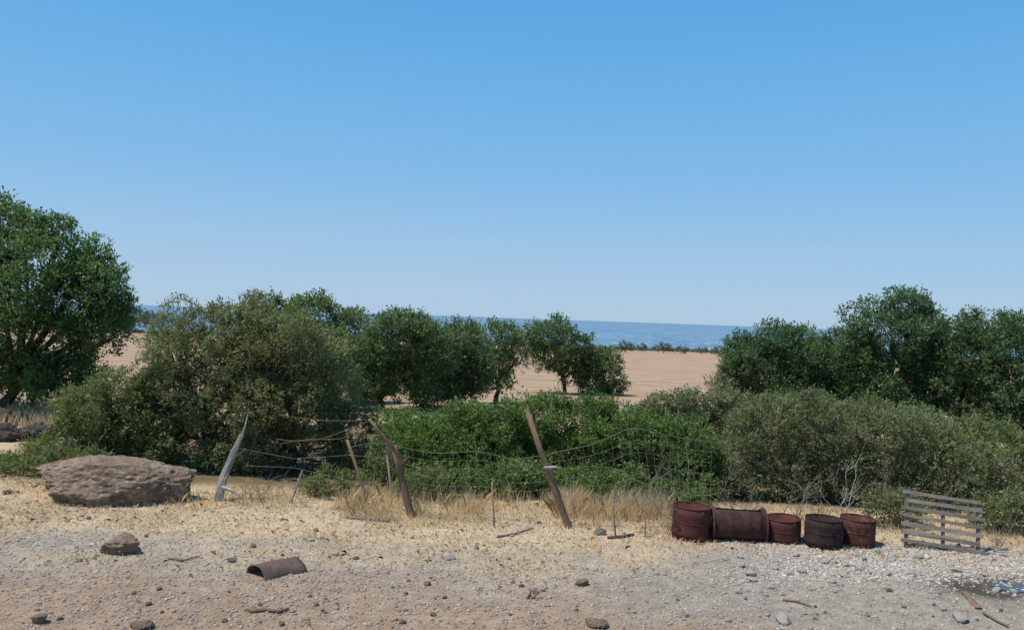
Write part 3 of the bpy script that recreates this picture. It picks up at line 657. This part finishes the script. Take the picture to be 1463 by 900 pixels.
deadbush('dead_sapling', 'thin grey dead sapling in the dry grass, nearer the tall leaning post', 889, 766, 1, .75, .016, 2, 1, tilt=.08)
deadbush('dead_sapling', 'grey dead sapling with spreading twigs left of the first drum', 938, 768, 2, .95, .011, 2, 2, M_twig, tilt=.15)
deadbush('dead_shrub', 'bare whitish dead shrub behind the darkest drum', 1195, 750, 3, .9, .014, 2, 3, M_bleach, tilt=.2)
deadbush('dead_shrub', 'bare grey dead shrub behind the short red-brown drum', 1128, 750, 4, .9, .012, 2, 4, M_twig, tilt=.22)
deadbush('dead_shrub', 'bare brown twiggy shrub arching behind the drum lying on its side', 1060, 748, 5, .75, .010, 2, 5, M_twig, tilt=.45)
deadbush('dead_shrub', 'pale bare shrub tangled in the green bush left of the first drum', 950, 754, 2, 1.0, .012, 2, 9, M_twig, tilt=.2)
deadbush('dead_shrub', 'small bare pinkish twig bush right of the bleached trunk', 372, 716, 8, .4, .007, 2, 6, tilt=.5)
deadbush('dead_shrub', 'bare twigs standing among the leaves behind the crossed posts', 560, 700, 4, .8, .010, 3, 7, tilt=.4, dy=.1)
deadbush('dead_shrub', 'pale dead twigs in the grass right of the pallet', 1412, 782, 5, .5, .007, 2, 8, tilt=.5)
deadbush('dead_shrub', 'bare grey twigs rising from the scrub just left of the pallet', 1262, 752, 4, .8, .010, 2, 12, M_twig, tilt=.3)

def stick(name, label, cat, pts, r, mat=M_bleach, lift=.02):
    pp = []
    for px, py in pts:
        q = G(px, py); q[2] += lift; pp.append(q)
    mb = MB(); mb.tube(pp, [r]+[r*.9]*(len(pp)-2)+[r*.6], 7, wob=.3); return tag(mb.build(name, mat, None, True, pp[0]), label, cat)
def board(label, a, b, w, mat, th=.025):
    A_, B_ = G(*a), G(*b); c_ = (A_+B_)/2; an = math.atan2(B_[1]-A_[1], B_[0]-A_[0]); mb = MB()
    mb.box((0, 0, .02), (np.linalg.norm(B_-A_), w, th), None, .006); o = mb.build('board', mat); o.location = tuple(c_); o.rotation_euler = (.06, .02, an); return tag(o, label, 'board')
board('flat grey board lying on the straw below the crossed posts', (495, 740), (556, 743), .12, M_plank)
board('brown board lying on the gravel at the bottom right', (1378, 848), (1398, 870), .07, M_post)
stick('stick', 'crooked brown stick on the dirt near the bottom edge, left of centre', 'stick', [(357, 876), (380, 874), (398, 877), (412, 872)], .022, M_post)
stick('stick', 'thin stick on the straw between the brown rock and the half drum', 'stick', [(240, 800), (262, 803), (285, 797)], .014, M_post)
stick('stick', 'grey stick in front of the tall leaning post', 'stick', [(710, 768), (735, 763), (762, 755)], .016, M_stoned)
stick('stick', 'dark branch on the ground below the dead saplings', 'stick', [(868, 770), (885, 770), (905, 766)], .026, M_bark)
stick('stick', 'thin stick on the gravel in the bottom right corner', 'stick', [(1405, 876), (1425, 888), (1440, 896)], .016, M_post)
stick('stick', 'pale stick lying on the ground right of the pallet', 'stick', [(1405, 792), (1422, 786), (1440, 784)], .018, M_bleach)
stick('stick', 'thin stick on the gravel below the darkest drum', 'stick', [(1118, 858), (1140, 862), (1160, 868)], .012, M_post)
g_ = G(752, 856); mb = MB(); rd = random.Random(4)
for k in range(5): twiggy(mb, g_+np.array([k*.02, 0, .0]), norm(np.array([rd.gauss(.3, .5), .2, .55])), .14, .016, 0, rd)
tag(mb.build('broken_root', M_post, None, True, g_), 'broken brown root sticking up from the gravel in the foreground', 'root')

# ------------------------------------------------------------------ light, sky, camera
EL = math.radians(66); az = np.array([-.90, -.30]); az = az/np.linalg.norm(az)
S = Vector((az[0]*math.cos(EL), az[1]*math.cos(EL), math.sin(EL)))
ld = bpy.data.lights.new('sun', 'SUN'); ld.energy = 4.9; ld.angle = math.radians(.5); ld.color = (1, .95, .86)
lo = bpy.data.objects.new('sun', ld); COL.objects.link(lo); lo.rotation_euler = S.to_track_quat('Z', 'Y').to_euler()
w = bpy.data.worlds.new('World'); SC.world = w; w.use_nodes = True; nt = w.node_tree; nt.nodes.clear()
sky = nt.nodes.new('ShaderNodeTexSky'); sky.sky_type = 'NISHITA'; sky.sun_disc = False; sky.sun_elevation = EL; sky.sun_rotation = math.atan2(az[0], az[1])
sky.air_density = 1.0; sky.dust_density = .6; sky.ozone_density = 1.5; sky.altitude = 20
tc = nt.nodes.new('ShaderNodeTexCoord'); sx_ = nt.nodes.new('ShaderNodeSeparateXYZ'); nt.links.new(tc.outputs['Generated'], sx_.inputs[0])
cr = nt.nodes.new('ShaderNodeValToRGB'); cr.color_ramp.interpolation = 'B_SPLINE'; els = cr.color_ramp.elements
stops = [(0.0, (.435, .595, .76)), (.06, (.375, .575, .785)), (.16, (.235, .51, .82)), (.36, (.09, .40, .81)), (.8, (.04, .23, .59))]
els[0].position, els[1].position = stops[0][0], stops[-1][0]; els[0].color = (*stops[0][1], 1); els[1].color = (*stops[-1][1], 1)
for p_, c_ in stops[1:-1]: e = els.new(p_); e.color = (*c_, 1)
nt.links.new(sx_.outputs['Z'], cr.inputs[0])
sc_ = N(nt, 'ShaderNodeVectorMath', operation='SCALE'); nt.links.new(cr.outputs[0], sc_.inputs[0]); sc_.inputs['Scale'].default_value = 1/.11
skyc = mixc(nt, .94, sky.outputs[0], sc_.outputs[0])
bg = nt.nodes.new('ShaderNodeBackground'); bg.inputs[1].default_value = .11
ow = nt.nodes.new('ShaderNodeOutputWorld'); nt.links.new(skyc, bg.inputs[0]); nt.links.new(bg.outputs[0], ow.inputs[0])
cd = bpy.data.cameras.new('camera'); cd.sensor_width = 36; cd.lens = 36*F/1463; cd.clip_start = .1; cd.clip_end = 300000
co = bpy.data.objects.new('camera', cd); COL.objects.link(co)
Mw = Matrix(((r_[0], u_[0], -f_[0], 0), (r_[1], u_[1], -f_[1], 0), (r_[2], u_[2], -f_[2], CAMZ), (0, 0, 0, 1))); co.matrix_world = Mw
SC.camera = co
SC.view_settings.view_transform = 'Standard'; SC.view_settings.look = 'None'; SC.view_settings.exposure = 0
print('LEAVES', VEG[0])
